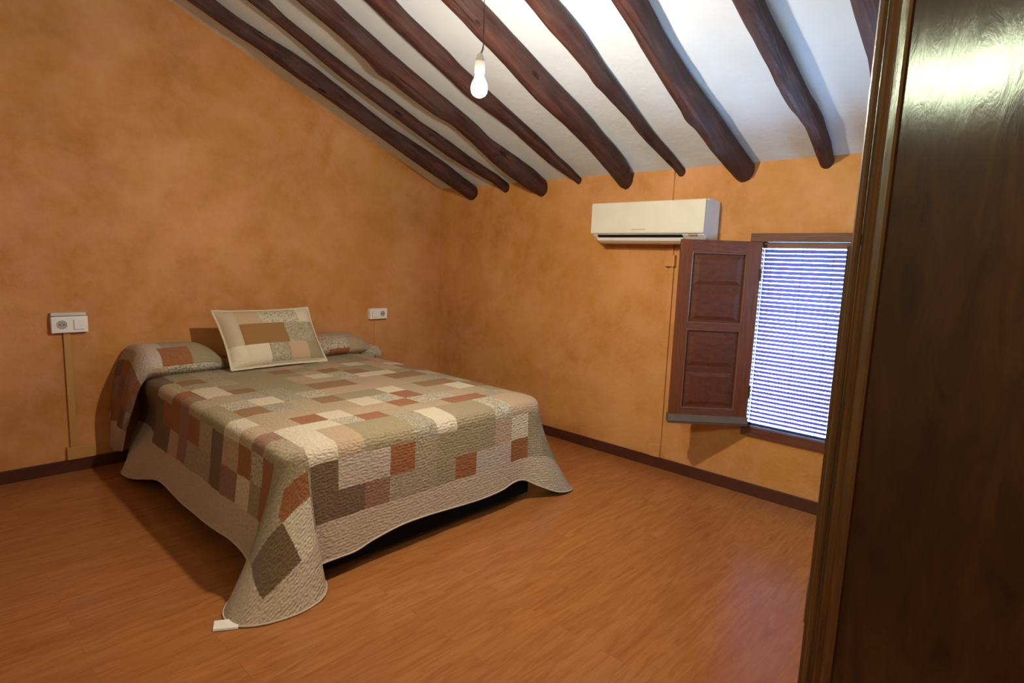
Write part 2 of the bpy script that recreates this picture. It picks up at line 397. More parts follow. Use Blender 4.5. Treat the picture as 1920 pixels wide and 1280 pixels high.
def log_beam(idx):
    pts = BEAMS[idx]
    y0 = pts[0][1]
    last = pts[-1]; prev = pts[-4]
    slope = max(-.02, min(.02, (last[1]-prev[1])/(last[0]-prev[0])))
    def at(s):
        if s <= pts[0][0]: return pts[0][1], pts[0][2]
        if s >= last[0]: return last[1] + slope*(s-last[0])*math.exp(-(s-last[0])), lerp(last[2], .055, smooth01((s-last[0])/2))
        for a, b in zip(pts, pts[1:]):
            if a[0] <= s <= b[0]:
                t = (s-a[0])/(b[0]-a[0]); t = t*t*(3-2*t)*.5 + t*.5
                return lerp(a[1], b[1], t), lerp(a[2], b[2], t)
    bm = bmesh.new(); rings = []; n = 28
    s0 = min(pts[0][0], .02) - .05
    ss = []; s = s0
    while s < S_MAX: ss.append(s); s += .03
    ss.append(S_MAX)
    for s in ss:
        y, rad = at(s); c = .80*rad
        ring = []
        for q in range(n):
            th = q*2*PI/n
            w = Vector((s*1.1+idx*9.3, math.cos(th)*.9, math.sin(th)*.9))
            rr = rad*(1 + .05*noise.noise(w*1.7) + .035*noise.noise(w*5.2) + .02*noise.noise(Vector((s*2.5, math.cos(th)*6, math.sin(th)*6+idx))))
            for ks, kt, ka in KNOBS.get(idx, []):
                d2 = ((s-ks)/.06)**2 + ((((th-kt)+PI) % (2*PI)-PI)/.45)**2
                rr += ka*math.exp(-d2)
            ring.append(bm.verts.new((s, -(y-y0) + rr*math.cos(th), -c + rr*math.sin(th))))
        rings.append(ring)
    for a, b in zip(rings, rings[1:]):
        for q in range(n):
            bm.faces.new((a[q], a[(q+1) % n], b[(q+1) % n], b[q]))
    bm.faces.new(rings[0][::-1]); bm.faces.new(rings[-1])
    bmesh.ops.recalc_face_normals(bm, faces=bm.faces[:])
    o = link('log_beam', bm, M_LOG, smooth=True)
    o.matrix_world = Matrix(((AX.x, 0, NR.x, 0), (0, -1, 0, y0), (AX.z, 0, NR.z, H), (0, 0, 0, 1)))
    tag(o, BEAM_LABELS[idx], 'beam', 'log beams under the sloping ceiling'); o['kind'] = 'thing'
for i in range(1, 10): log_beam(i)

# ------------------------------------------------------------------ hanging bulb
bx, by, bz = BULB
lamp = empty('pendant_bulb', 'bare glowing bulb hanging on a thin flex below the log beams', 'lamp', (bx, by, ceil_z(bx)-.02))
bm = bmesh.new()
tube(bm, [(bx+.012, by-.008, ceil_z(bx)), (bx+.006, by-.004, bz+.42), (bx+.010, by-.006, bz+.20), (bx+.008, by-.006, bz+.13), (bx+.002, by-.001, bz+.108)], .0032, 8)
part('flex', bm, M_CORD, lamp, smooth=True)
bm = bmesh.new()
lathe(bm, [(.004, bz+.112), (.009, bz+.108), (.017, bz+.088), (.0185, bz+.083), (.019, bz+.060), (.0185, bz+.044), (.014, bz+.043)], bx, by)
part('lampholder', bm, M_LAMPH, lamp, smooth=False)
bm = bmesh.new()
lathe(bm, [(.0135, bz+.043), (.0145, bz+.036), (.019, bz+.024), (.0275, bz+.006), (.0305, bz-.010), (.0285, bz-.024), (.021, bz-.035), (.010, bz-.041), (.002, bz-.042)], bx, by, 36)
k = NT('bulb_glow'); em = k.n('ShaderNodeEmission'); em.inputs[0].default_value = BULB_C
ge = k.n('ShaderNodeNewGeometry'); sz = k.n('ShaderNodeSeparateXYZ'); k.l(ge.outputs['Normal'], sz.inputs[0])
k.l(k.math('MULTIPLY', k.math('SUBTRACT', 1.0, k.math('MULTIPLY', sz.outputs['Z'], BULB_DOWN)), BULB_L), em.inputs[1])   # an LED dome throws more light down than up
k.l(em.outputs[0], k.out.inputs[0])
part('bulb', bm, k.m, lamp, smooth=True)

# ------------------------------------------------------------------ air conditioner
ac = empty('air_conditioner', 'cream wall-mounted split air conditioner above the open shutter', 'air conditioner', (0, -2.21, 1.48))
Y0, Y1 = -2.605, -1.812
prof = [(0, 1.735), (-.10, 1.742), (-.150, 1.738), (-.178, 1.722), (-.190, 1.69), (-.192, 1.545), (-.184, 1.528), (-.150, 1.503), (-.10, 1.485), (0, 1.482)]
bm = bmesh.new(); prism(bm, prof, 1, Y0, Y1)
bmesh.ops.bevel(bm, geom=[e for e in bm.edges if abs((e.verts[0].co-e.verts[1].co).y) < 1e-4 and len(e.link_faces) == 2 and any(len(f.verts) > 4 for f in e.link_faces)], offset=.014, segments=4, profile=.6, affect='EDGES')
part('body', bm, M_ACW, ac)
bm = bmesh.new()
prism(bm, [(-.193, 1.732), (-.199, 1.733), (-.2045, 1.728), (-.2055, 1.545), (-.202, 1.537), (-.193, 1.536)], 1, Y0-.001, Y1+.001)
bmesh.ops.bevel(bm, geom=bm.edges[:], offset=.0015, segments=2, affect='EDGES')
part('front_panel', bm, M_AC, ac)
bm = bmesh.new()
prism(bm, [(-.1895, 1.530), (-.193, 1.529), (-.170, 1.508), (-.165, 1.510)], 1, Y0+.14, Y1-.045)
part('air_outlet', bm, M_BLACK, ac)
bm = bmesh.new()
prism(bm, [(-.179, 1.5125), (-.188, 1.5105), (-.178, 1.493), (-.150, 1.480), (-.112, 1.474), (-.112, 1.479), (-.148, 1.487), (-.170, 1.499)], 1, Y0+.132, Y1-.04)
part('louver', bm, M_ACW, ac)
bm = bmesh.new()
yy = -2.125
for i in range(13):
    wdt = random.choice((.0045, .006, .0065)); hh = .0065 if i % 5 == 0 else .005
    box(bm, -.2062, -.2050, yy-wdt, yy, 1.5575, 1.5575+hh); yy -= wdt+.0022
part('lettering', bm, M_GREY, ac)
bm = bmesh.new(); box(bm, -.1932, -.188, Y0+.045, Y0+.10, 1.524, 1.534, .001, 1)
part('receiver_window', bm, M_GREY, ac)

# ------------------------------------------------------------------ painted-over cable trunking and boxes
def trunk(label, x0, x1, y0, y1, z0, z1, bev=.002):
    bm = bmesh.new(); box(bm, x0, x1, y0, y1, z0, z1, bev, 2)
    return tag(link('cable_trunking', bm, M_WALL), label, 'cable trunking')
def jbox(label, x0, x1, y0, y1, z0, z1):
    bm = bmesh.new(); box(bm, x0, x1, y0, y1, z0, z1, .004, 2)
    return tag(link('junction_box', bm, M_WALL), label, 'junction box')
M_OCHP = m_plain('ochre_painted_plastic', (.50, .27, .075, 1), .5, .35, .2, 30)
t = trunk('ochre painted cable trunking running down from the left socket to the floor', -2.786, -2.752, -.016, 0, .148, .83); t.data.materials[0] = M_OCHP
t = jbox('flat ochre painted box above the baseboard under the left socket', -2.806, -2.668, -.024, 0, .0745, .149); t.data.materials[0] = M_OCHP
trunk('thin painted trunking under the right socket behind the bed', -.695, -.672, -.010, 0, .075, .815)
trunk('painted trunking running down the window wall left of the shutter', -.015, 0, -2.334, -2.312, .165, 1.345)
trunk('short painted trunking on the window wall rising from the air conditioner to the ceiling', -.015, 0, -2.292, -2.274, 1.74, 1.945)
jbox('small painted junction box under the air conditioner beside the shutter', -.032, 0, -2.345, -2.276, 1.338, 1.411)
jbox('small painted junction box just above the baseboard below the shutter', -.026, 0, -2.335, -2.262, .076, .164)
trunk('tiny painted trunking stub between the air conditioner and the junction box', -.012, 0, -2.322, -2.300, 1.411, 1.482)

# ------------------------------------------------------------------ sockets
def socket(label, xc, zc, w, hgt, flip, lid):
    r = empty('wall_socket', label, 'socket', (xc, 0, zc))
    bm = bmesh.new(); box(bm, xc-w/2, xc+w/2, -.040, 0, zc-hgt/2, zc+hgt/2, .004, 2)
    part('housing', bm, M_SOCK, r)
    sx = xc + (-1 if not flip else 1)*w*.22; tx = xc + (1 if not flip else -1)*w*.24
    bm = bmesh.new()                                                 # round recessed outlet
    n = 28; R = hgt*.27
    rings = []
    for rad, y in ((R+.003, -.0405), (R+.003, -.0425), (R, -.0425), (R, -.0405)):
        rings.append([bm.verts.new((sx+rad*math.cos(q*2*PI/n), y, zc+rad*math.sin(q*2*PI/n))) for q in range(n)])
    for a, b in zip(rings, rings[1:]):
        for q in range(n): bm.faces.new((a[q], a[(q+1) % n], b[(q+1) % n], b[q]))
    o = part('outlet', bm, M_SOCK, r)
    bm = bmesh.new()
    vs = [bm.verts.new((sx+(R-.0005)*math.cos(q*2*PI/n), -.0406, zc+(R-.0005)*math.sin(q*2*PI/n))) for q in range(n)]
    bm.faces.new(vs[::-1])
    h = part('outlet_well', bm, m_plain('socket_well', (.40, .38, .34, 1), .4, .4), o, r)
    for dx in (-.0095, .0095):
        bm = bmesh.new(); lathe(bm, [(.0034, 0), (.0034, .0006)], 0, 0, 12)
        bmesh.ops.rotate(bm, verts=bm.verts[:], cent=(0, 0, 0), matrix=Matrix.Rotation(PI/2, 3, 'X'))
        bmesh.ops.translate(bm, verts=bm.verts[:], vec=(sx+dx, -.0407, zc))
        part('pin_hole', bm, M_BLACK, o, r)
    bm = bmesh.new(); box(bm, tx-hgt*.24, tx+hgt*.24, -.0430, -.0395, zc-hgt*.30, zc+hgt*.30, .0012, 2)
    part('switch_rocker', bm, M_SOCK, r)
    bm = bmesh.new(); box(bm, tx-hgt*.26, tx+hgt*.26, -.0408, -.0400, zc-hgt*.33, zc-hgt*.305)
    box(bm, tx-hgt*.275, tx-hgt*.25, -.0408, -.0400, zc-hgt*.32, zc+hgt*.28)
    part('rocker_gap', bm, M_GREY, r)
    if lid:
        bm = bmesh.new(); box(bm, xc-w*.49, xc+w*.46, -.034, 0, zc+hgt/2+.003, zc+hgt/2+.022, .003, 2)
        part('top_cover', bm, m_plain('socket_cover', (.62, .60, .53, 1), .4, .4), r)
socket('white double socket with switch on the wall left of the bed', -2.756, .878, .172, .093, False, True)
socket('white double socket with switch on the wall right of the bed head', -.672, .860, .166, .087, True, False)

# ------------------------------------------------------------------ window, blind, shutter
w1 = bpy.data.objects.new('window_1', None); COL.objects.link(w1); w1.location = (0, -3.1, .95); struct(w1)
bm = bmesh.new(); box(bm, -.026, .10, WY0-.03, -2.812, 1.4985, WZ1+.002, .003, 2)
part('lintel_board', bm, M_SILL, w1)
bm = bmesh.new(); box(bm, -.020, .065, WY0-.02, WY1+.01, WZ0-.002, .4165, .003, 2)
part('sill_board', bm, M_SHUTH, w1)
for ya, yb in ((WY1-.016, WY1), (WY0, WY0+.045)):
    bm = bmesh.new(); box(bm, -.012, .065, ya, yb, .4165, 1.4985, .002, 2)
    part('jamb', bm, M_SHUT, w1)
bm = bmesh.new()
box(bm, .17, .21, WY0+.02, OY1-.01, OZ0+.005, OZ0+.05); box(bm, .17, .21, WY0+.02, OY1-.01, 1.47, 1.515)
box(bm, .17, .21, WY0+.02, WY0+.06, OZ0+.05, 1.47); box(bm, .17, .21, OY1-.05, OY1-.01, OZ0+.05, 1.47)
part('sash', bm, M_SHUT, w1)
k = NT('clear_pane'); k.t.nodes.remove(k.b)
tp = k.n('ShaderNodeBsdfTransparent'); gs = k.n('ShaderNodeBsdfGlossy'); gs.inputs['Roughness'].default_value = .02
mx = k.n('ShaderNodeMixShader'); mx.inputs[0].default_value = .06; k.l(tp.outputs[0], mx.inputs[1]); k.l(gs.outputs[0], mx.inputs[2])
k.l(mx.outputs[0], k.out.inputs[0]); M_GLASS = k.m
bm = bmesh.new(); box(bm, .188, .192, WY0+.06, OY1-.05, OZ0+.05, 1.47)
part('glass_pane', bm, M_GLASS, w1)

bl = empty('venetian_blind', 'closed slatted blind glowing blue-white in the small window', 'blind', (.03, -3.1, 1.4985))
BY0, BY1 = WY0+.050, WY1-.017
bm = bmesh.new(); box(bm, .008, .052, BY0-.003, BY1+.003, 1.4625, 1.496, .003, 2)
part('headrail', bm, M_SHUTH, bl)
NS = 42; zt = 1.447; zb = .452
bm = bmesh.new()
th = math.radians(SLAT_DEG); hw = .0125
for i in range(NS):
    zc = zt + (zb-zt)*i/(NS-1)
    jit = random.uniform(-.0006, .0006); tj = th + random.uniform(-.03, .03)
    prev = None
    for j in range(4):
        t = -1 + 2*j/3; dx = -math.cos(tj)*hw*t; dz = math.sin(tj)*hw*t + .0022*(1-t*t)
        a = bm.verts.new((.03+dx, BY0, zc+dz+jit)); b = bm.verts.new((.03+dx, BY1, zc+dz+jit+random.uniform(-.0004, .0004)))
        if prev: bm.faces.new((prev[0], prev[1], b, a))
        prev = (a, b)
k = NT('slat_painted_bloom'); tr = k.n('ShaderNodeBsdfTranslucent'); tr.inputs[0].default_value = (.50, .27, .74, 1)  # wooden slats and rail: violet bloom of the daylight put into their colour
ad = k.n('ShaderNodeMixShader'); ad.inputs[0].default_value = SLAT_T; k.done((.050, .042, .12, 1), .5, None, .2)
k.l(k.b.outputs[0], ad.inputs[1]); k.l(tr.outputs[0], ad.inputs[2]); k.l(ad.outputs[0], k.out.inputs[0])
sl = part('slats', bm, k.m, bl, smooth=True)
bm = bmesh.new(); box(bm, .018, .042, BY0, BY1, .4185, .433, .002, 2)
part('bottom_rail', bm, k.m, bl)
for yy in (BY1-.045, (BY0+BY1)/2+.01, BY0+.075):
    bm = bmesh.new(); tube(bm, [(.0165, yy, 1.465), (.0165, yy, .43)], .0012, 6)
    part('ladder_cord', bm, M_METAL, bl)
bm = bmesh.new(); tube(bm, [(.006, BY0+.006, 1.462), (.005, BY0+.004, .95), (.007, BY0+.007, .44)], .0016, 6)
part('pull_cord', bm, M_SOCK, bl)

# shutter leaf, hinged on the left jamb and standing open into the room
HX, HY = -.034, -2.878
dv = Vector((-.300, .347, 0)).normalized(); LW = .452
sh = empty('window_shutter', 'reddish brown panelled wooden shutter standing open left of the window', 'shutter', (HX, HY, .43))
sh.rotation_euler = (0, 0, math.atan2(dv.y, dv.x))
# local frame: x along the leaf from hinge to free edge, y through the leaf (+y is the face turned to the bed... -y faces the wall), z up
LH = 1.066; TH = .032
def leaf(bm, x0, x1, z0, z1, y0=-TH/2, y1=TH/2, bev=.002): box(bm, x0, x1, y0, y1, z0, z1, bev, 2)
FS = 1   # the visible face is local +y
for x0, x1 in ((0, .077), (LW-.064, LW)):
    bm = bmesh.new(); leaf(bm, x0, x1, .045, LH)
    link('stile', bm, M_SHUT, sh)
for z0, z1 in ((LH-.070, LH), (.555, .590), (.045, .085)):
    bm = bmesh.new(); leaf(bm, .077, LW-.064, z0, z1)
    link('rail', bm, M_SHUTH, sh)
bm = bmesh.new(); prism(bm, [(-TH/2-.004, .0), (TH/2+.022, -.004), (TH/2+.026, .012), (TH/2+.012, .038), (TH/2, .046), (-TH/2-.004, .046)], 0, -.004, LW+.006)
link('drip_rail', bm, M_DRIP, sh)
PX0, PX1 = .077, LW-.064
def panel(z0, z1):
    bm = bmesh.new()
    ins = .042; d0 = .004; d1 = .011
    for sgn in (1, -1):
        def q(x, z, y): return bm.verts.new((x, sgn*y, z))
        o = [q(PX0, z0, d0), q(PX1, z0, d0), q(PX1, z1, d0), q(PX0, z1, d0)]
        m = [q(PX0+.022, z0+.020, d0), q(PX1-.022, z0+.020, d0), q(PX1-.022, z1-.020, d0), q(PX0+.022, z1-.020, d0)]
        i = [q(PX0+ins+.006, z0+ins, d1), q(PX1-ins-.006, z0+ins, d1), q(PX1-ins-.006, z1-ins, d1), q(PX0+ins+.006, z1-ins, d1)]
        for A, B in ((o, m), (m, i)):
            for t in range(4):
                bm.faces.new((A[t], A[(t+1) % 4], B[(t+1) % 4], B[t]))
        bm.faces.new(i)
    bmesh.ops.recalc_face_normals(bm, faces=bm.faces[:])
    return link('raised_panel', bm, M_SHUTP, sh)
panel(.793, LH-.070); panel(.590, .793); panel(.320, .555); panel(.085, .320)
for z0, z1 in ((.590, LH-.070), (.085, .555)):
    bm = bmesh.new()
    for sgn in (1, -1):
        ya, yb = (.004, TH/2+.002) if sgn > 0 else (-TH/2-.002, -.004)
        for x0, x1, a, b in ((PX0, PX0+.007, z0, z1), (PX1-.007, PX1, z0, z1), (PX0+.007, PX1-.007, z0, z0+.007), (PX0+.007, PX1-.007, z1-.007, z1)):
            box(bm, x0, x1, ya, yb, a, b, .002, 2)
    link('bead', bm, M_BEAD, sh)
for z in (.20, .88):
    bm = bmesh.new(); tube(bm, [(-.004, TH/2+.004, z-.035), (-.004, TH/2+.004, z+.035)], .0055, 10)
    link('hinge', bm, M_METAL, sh)

# ------------------------------------------------------------------ wardrobe (its side, close to the camera)
WX, WF, WB, WT = -2.300, -3.882, YF+.02, 2.16
wd = empty('wardrobe', 'tall varnished dark wooden wardrobe seen from its side at the right edge', 'wardrobe', (-1.75, -4.35, 0))
XR = WX + 1.05
bm = bmesh.new(); box(bm, WX+.014, XR, WB, WF-.022, .07, WT-.04)
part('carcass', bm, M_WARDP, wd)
bm = bmesh.new()                                                     # front corner post with two worked mouldings
pr_ = [(WX+.020, WF), (WX+.006, WF-.001), (WX+.002, WF-.004), (WX+.001, WF-.010), (WX+.004, WF-.0135), (WX+.007, WF-.0155), (WX+.004, WF-.0175), (WX, WF-.021), (WX-.001, WF-.025), (WX+.002, WF-.029), (WX+.003, WF-.031),
       (WX, WF-.034), (WX-.0005, WF-.036), (WX-.0005, WF-.046), (WX+.0015, WF-.0505), (WX+.013, WF-.052), (WX+.03, WF-.052), (WX+.04, WF-.02), (WX+.04, WF)]
prism(bm, pr_, 2, 0, WT)
part('corner_post', bm, M_WARD, wd)
bm = bmesh.new(); box(bm, WX, WX+.03, WB, WB+.06, 0, WT, .003, 2)
part('corner_post', bm, M_WARD, wd)
bm = bmesh.new()                                                     # hand-planed side panel
gx = []
for i in range(41):
    y = WF-.052 - (WF-.052-WB-.06)*i/40
    gx.append([bm.verts.new((WX+.011+.0022*noise.noise(Vector((y*9, j*.03, 1.7))), y, .09 + (WT-.15)*j/60)) for j in range(61)])
for i in range(40):
    for j in range(60): bm.faces.new((gx[i][j], gx[i+1][j], gx[i+1][j+1], gx[i][j+1]))
bmesh.ops.recalc_face_normals(bm, faces=bm.faces[:])
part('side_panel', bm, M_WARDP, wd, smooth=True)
bm = bmesh.new(); box(bm, WX+.002, WX+.03, WB+.06, WF-.052, 0, .10, .002, 2)
part('bottom_rail', bm, M_WARD, wd)
bm = bmesh.new(); prism(bm, [(WX-.035, WT+.05), (WX-.03, WT+.02), (WX-.005, WT-.03), (WX+.03, WT-.03), (WX+.03, WT+.05)], 1, WB, WF+.03)
prism(bm, [(WF+.035, WT+.05), (WF+.03, WT+.02), (WF+.005, WT-.03), (WF-.03, WT-.03), (WF-.03, WT+.05)], 0, WX-.035, XR+.02)
box(bm, WX+.0, XR, WB, WF, WT+.0, WT+.045)
part('cornice', bm, M_WARD, wd)
for xa, xb in ((WX+.006, WX+.52), (WX+.53, XR)):
    bm = bmesh.new(); box(bm, xa, xb, WF-.020, WF+.006, .11, 1.385, .003, 2)
    dr = part('door', bm, M_WARD, wd)
    for z in ((.712,) if xa < WX+.1 else ()):
        bm = bmesh.new(); tube(bm, [(WX+.012, WF+.0035, z-.048), (WX+.012, WF+.0035, z+.048)], .0055, 10)
        part('hinge', bm, M_WARD, dr, wd, smooth=True)
    bm = bmesh.new(); lathe(bm, [(.006, 0), (.006, .012), (.014, .018), (.015, .026), (.008, .031)], 0, 0, 16)
    bmesh.ops.rotate(bm, verts=bm.verts[:], cent=(0, 0, 0), matrix=Matrix.Rotation(-PI/2, 3, 'X'))
    bmesh.ops.translate(bm, verts=bm.verts[:], vec=((xb-.05) if xa < WX+.1 else (xa+.05), WF+.006, .85))
    part('door_knob', bm, M_METAL, dr, wd, smooth=True)
bm = bmesh.new(); box(bm, WX+.006, XR, WF-.020, WF-.001, 1.40, WT-.03, .003, 2)
part('top_drawer_front', bm, M_WARD, wd)

# ------------------------------------------------------------------ bed
bed = empty('bed', 'low dark divan bed with mattress hidden under the patchwork quilt', 'bed', (-1.71, -1.05, 0))
bm = bmesh.new(); box(bm, -2.385, -1.02, -2.06, -.03, .385, BED_Z-.013, .035, 3)
part('mattress', bm, M_MATT, bed)
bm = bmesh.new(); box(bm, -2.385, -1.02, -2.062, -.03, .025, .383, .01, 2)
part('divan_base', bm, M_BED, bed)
for x in (-2.34, -1.09):
    for y in (-1.94, -1.03, -.13):
        bm = bmesh.new(); lathe(bm, [(.022, 0), (.026, .005), (.028, .027)], x, y, 16)
        part('leg', bm, M_BED, bed)

# ------------------------------------------------------------------ patchwork quilt
CAMK = .9548
PAL = {   # cloth colours
 'N': (.39, .205, .072), 'Y': (.37, .19, .058), 'C': (.86, .76, .55), 'L': (.70, .58, .45), 'B': (.42, .155, .048), 'O': (.45, .36, .20), 'P': (.65, .47, .29),
 'F': (.80, .71, .53), 'T': (.61, .47, .28), 'K': (.56, .45, .29), 'D': (.24, .145, .070), 'M': (.40, .21, .130), 'H': (.74, .61, .435), 'G': (.60, .52, .36), 'S': (.66, .55, .385)}
PRINT = {'F': .85, 'G': .8, 'K': .45, 'T': .22, 'D': .35}
def sx_(x): return -3.46 + (x+3.46)*CAMK
def sy_(v): return -4.165 + (-v+4.165)*CAMK
U0, UP = sx_(-2.34), .135*CAMK
VB = [sy_(v) for v in (.30, .43, .555, .68, .81, .935, 1.10, 1.263, 1.405, 1.567, 1.70, 1.815)] + [-2.158, -2.293, -2.413, -2.75]
ROWS = {            # left side c, b, a | twelve top columns | right side
 -1: ('DDD', 'OTKOTPOTKOPT', 'KOT'),
 0: ('DDT', 'NGOONOTPCPTC', 'OTK'),
 1: ('DBT', 'KTOOOPNOOPCO', 'KPT'),
 2: ('PBB', 'COOOPCFNOPNO', 'OKM'),
 3: ('MMM', 'CYOOTTFCCOMP', 'PKO'),
 4: ('KBT', 'TGGONNTPNNPO', 'OTP'),
 5: ('KTO', 'FCGFPPPPTGOT', 'KOM'),
 6: ('DDO', 'YGTNOOCTNNGP', 'TKO'),
 7: ('MPC', 'TTTTCFBTTCNO', 'PMK'),
 8: ('CBP', 'TBCPPBFFPTOO', 'OKT'),
 9: ('OFM', 'CCFBTTTBBGTF', 'KPO'),
 10: ('BBK', 'CPOOGCOOFPPF', 'KTO'),
 11: ('KBK', 'DLLBKOOOPCOK', 'PLO'),
 12: ('DCK', 'DDMKKOBLLBKO', 'OPL'),
 13: ('HHH', 'HHHHHHHHHHHH', 'HHH'),
}
ROWS = {r: [ch for seg in segs for ch in seg] for r, segs in ROWS.items()}
UEND_L = U0 - 3*UP; UEND_R = U0 + 15*UP
def patch_at(u, v):
    if u < UEND_L or u > UEND_R - .02 or v < VB[14]: return 'H'
    row = -1
    for i in range(len(VB)-1):
        if VB[i] >= v > VB[i+1]: row = i-1; break
    c = int(math.floor((u-U0)/UP)) + 3
    s = ROWS[row]
    return s[max(0, min(len(s)-1, c))]

def cloth_mesh(name, verts, faces, uvs, codes, mat, parent, root, gain=1.0):
    me = bpy.data.meshes.new(name)
    ro = Vector(root.location)
    me.from_pydata([tuple(Vector(v)-ro) for v in verts], [], faces)
    ul = me.uv_layers.new(name='cloth')
    flat = []
    for p in me.polygons:
        for vi in p.vertices: flat += uvs[vi]
    ul.data.foreach_set('uv', flat)
    ca = me.attributes.new('patch', 'FLOAT_COLOR', 'CORNER'); pa = me.attributes.new('print', 'FLOAT', 'FACE')
    cv = []; pv = []
    for c in codes:
        cv += [*[x*gain for x in PAL[c]], 1.]*4; pv.append(PRINT.get(c, 0.))
    ca.data.foreach_set('color', cv); pa.data.foreach_set('value', pv)
    me.materials.append(mat)
    me.polygons.foreach_set('use_smooth', [True]*len(me.polygons))
    me.update()
    o = bpy.data.objects.new(name, me); COL.objects.link(o); o.parent = parent
    return o

quilt = empty('patchwork_quilt', 'quilted patchwork bedspread in beige, olive and rust draped over the bed', 'bedspread', (-1.71, -1.05, BED_Z))
XA, XB, YA, YB = -2.428, -1.003, -.06, -2.058        # flat top before it rolls over the edges
RC = .055
def topz(x, y):
    return BED_Z + .004*noise.noise(Vector((x*3, y*3, 5.))) - .010*smooth01((XA+.10-x)/.10) - .010*smooth01((x-XB+.10)/.10) - .008*smooth01((YB+.10-y)/.10)
verts = []; faces = []; uvs = []; codes = []
nx, ny = 240, 294
idx0 = len(verts)
def in_corner(x, y):
    """round the two foot corners of the flat top"""
    for cx, sgn in ((XA+RC, -1), (XB-RC, 1)):
        dx = (x-cx)*sgn; dy = (YB+RC)-y
        if dx > 0 and dy > 0:
            d = math.hypot(dx, dy)
            m = max(dx, dy)
            if d > 1e-9:
                k_ = m/d
                return cx + sgn*dx*k_, YB+RC - dy*k_
    return x, y
for i in range(nx+1):
    x = XA + (XB-XA)*i/nx
    for j in range(ny+1):
        y = YA + (YB-YA)*j/ny
        X, Y = in_corner(x, y)
        verts.append((X, Y, topz(X, Y))); uvs.append((X, Y))
for i in range(nx):
    for j in range(ny):
        a = i*(ny+1)+j
        faces.append((a, a+1, a+ny+2, a+ny+1))
        cu = sum(uvs[q][0] for q in faces[-1])/4; cv = sum(uvs[q][1] for q in faces[-1])/4
        codes.append(patch_at(cu, cv))

# hanging sides: knots = (top x, top y, outward direction, hem point)
c45 = math.sqrt(.5)
def arc(cx, cy, a): return (cx + RC*math.cos(a), cy + RC*math.sin(a))
LCX, LCY = XA+RC, YB+RC; RCX = XB-RC
KN = [
 ((XA, -.10), (-1, 0), (-2.520, -.10, .075), .05),
 ((XA, -.24), (-1, 0), (-2.560, -.21, .045), .075),
 ((XA, -.36), (-1, 0), (-2.600, -.285, .030), .08),
 ((XA, -.44), (-1, 0), (-2.600, -.40, .034), .07),
 ((XA, -.52), (-1, 0), (-2.588, -.51, .050), .035),
 ((XA, -.60), (-1, 0), (-2.570, -.60, .070)),
 ((XA, -.80), (-1, 0), (-2.545, -.80, .112)),
 ((XA, -1.05), (-1, 0), (-2.548, -1.05, .102)),
 ((XA, -1.30), (-1, 0), (-2.538, -1.31, .096)),
 ((XA, -1.52), (-1, 0), (-2.548, -1.54, .112)),
 ((XA, -1.72), (-1, 0), (-2.540, -1.74, .118)),
 ((XA, -1.86), (-1, 0), (-2.535, -1.86, .095)),
 ((XA, -1.95), (-1, -.05), (-2.560, -1.945, .055)),
 ((XA, LCY), (-1, -.18), (-2.655, -1.990, .012)),
 (arc(LCX, LCY, PI*1.10), (-.93, -.36), (-2.702, -2.065, .006)),
 (arc(LCX, LCY, PI*1.19), (-.80, -.60), (-2.690, -2.155, .005)),
 (arc(LCX, LCY, PI*1.27), (-.68, -.73), (-2.610, -2.212, .005)),
 (arc(LCX, LCY, PI*1.34), (-.50, -.87), (-2.490, -2.232, .005)),
 (arc(LCX, LCY, PI*1.41), (-.30, -.95), (-2.385, -2.205, .008)),
 (arc(LCX, LCY, PI*1.46), (-.12, -.99), (-2.348, -2.165, .040)),
 ((LCX-.004, YB), (-.05, -1), (-2.375, -2.118, .078)),
 ((LCX+.03, YB), (0, -1), (-2.335, -2.108, .090)),
 ((LCX+.12, YB), (0, -1), (-2.250, -2.108, .090)),
 ((-2.18, YB), (0, -1), (-2.170, -2.106, .090)),
 ((-2.08, YB), (0, -1), (-2.080, -2.104, .112)),
 ((-1.94, YB), (0, -1), (-1.940, -2.106, .134)),
 ((-1.79, YB), (0, -1), (-1.790, -2.108, .133)),
 ((-1.62, YB), (0, -1), (-1.620, -2.104, .120)),
 ((-1.44, YB), (0, -1), (-1.440, -2.104, .115)),
 ((-1.30, YB), (0, -1), (-1.290, -2.104, .121)),
 ((-1.20, YB), (0, -1), (-1.190, -2.098, .138)),
 ((-1.12, YB), (0, -1), (-1.110, -2.105, .133)),
 ((RCX, YB), (.05, -1), (-1.020, -2.135, .085)),
 (arc(RCX, LCY, PI*1.60), (.25, -.97), (-.900, -2.180, .030)),
 (arc(RCX, LCY, PI*1.70), (.50, -.85), (-.790, -2.188, .010)),
 (arc(RCX, LCY, PI*1.80), (.75, -.66), (-.735, -2.150, .008)),
 (arc(RCX, LCY, PI*1.90), (.93, -.36), (-.740, -2.060, .020)),
 ((XB, LCY), (1, -.1), (-.800, -1.970, .080)),
 ((XB, -1.85), (1, 0), (-.850, -1.84, .12)),
 ((XB, -1.60), (1, 0), (-.870, -1.60, .12)),
 ((XB, -1.30), (1, 0), (-.865, -1.30, .11)),
 ((XB, -1.00), (1, 0), (-.870, -1.00, .12)),
 ((XB, -.70), (1, 0), (-.865, -.70, .12)),
 ((XB, -.42), (1, 0), (-.870, -.42, .12)),
 ((XB, -.20), (1, 0), (-.865, -.20, .12)),
 ((XB, YA), (1, 0), (-.870, YA, .12)),
]
def cr(p0, p1, p2, p3, t):
    return tuple(.5*((2*b) + (-a+c)*t + (2*a-5*b+4*c-d)*t*t + (-a+3*b-3*c+d)*t**3) for a, b, c, d in zip(p0, p1, p2, p3))
cols = []
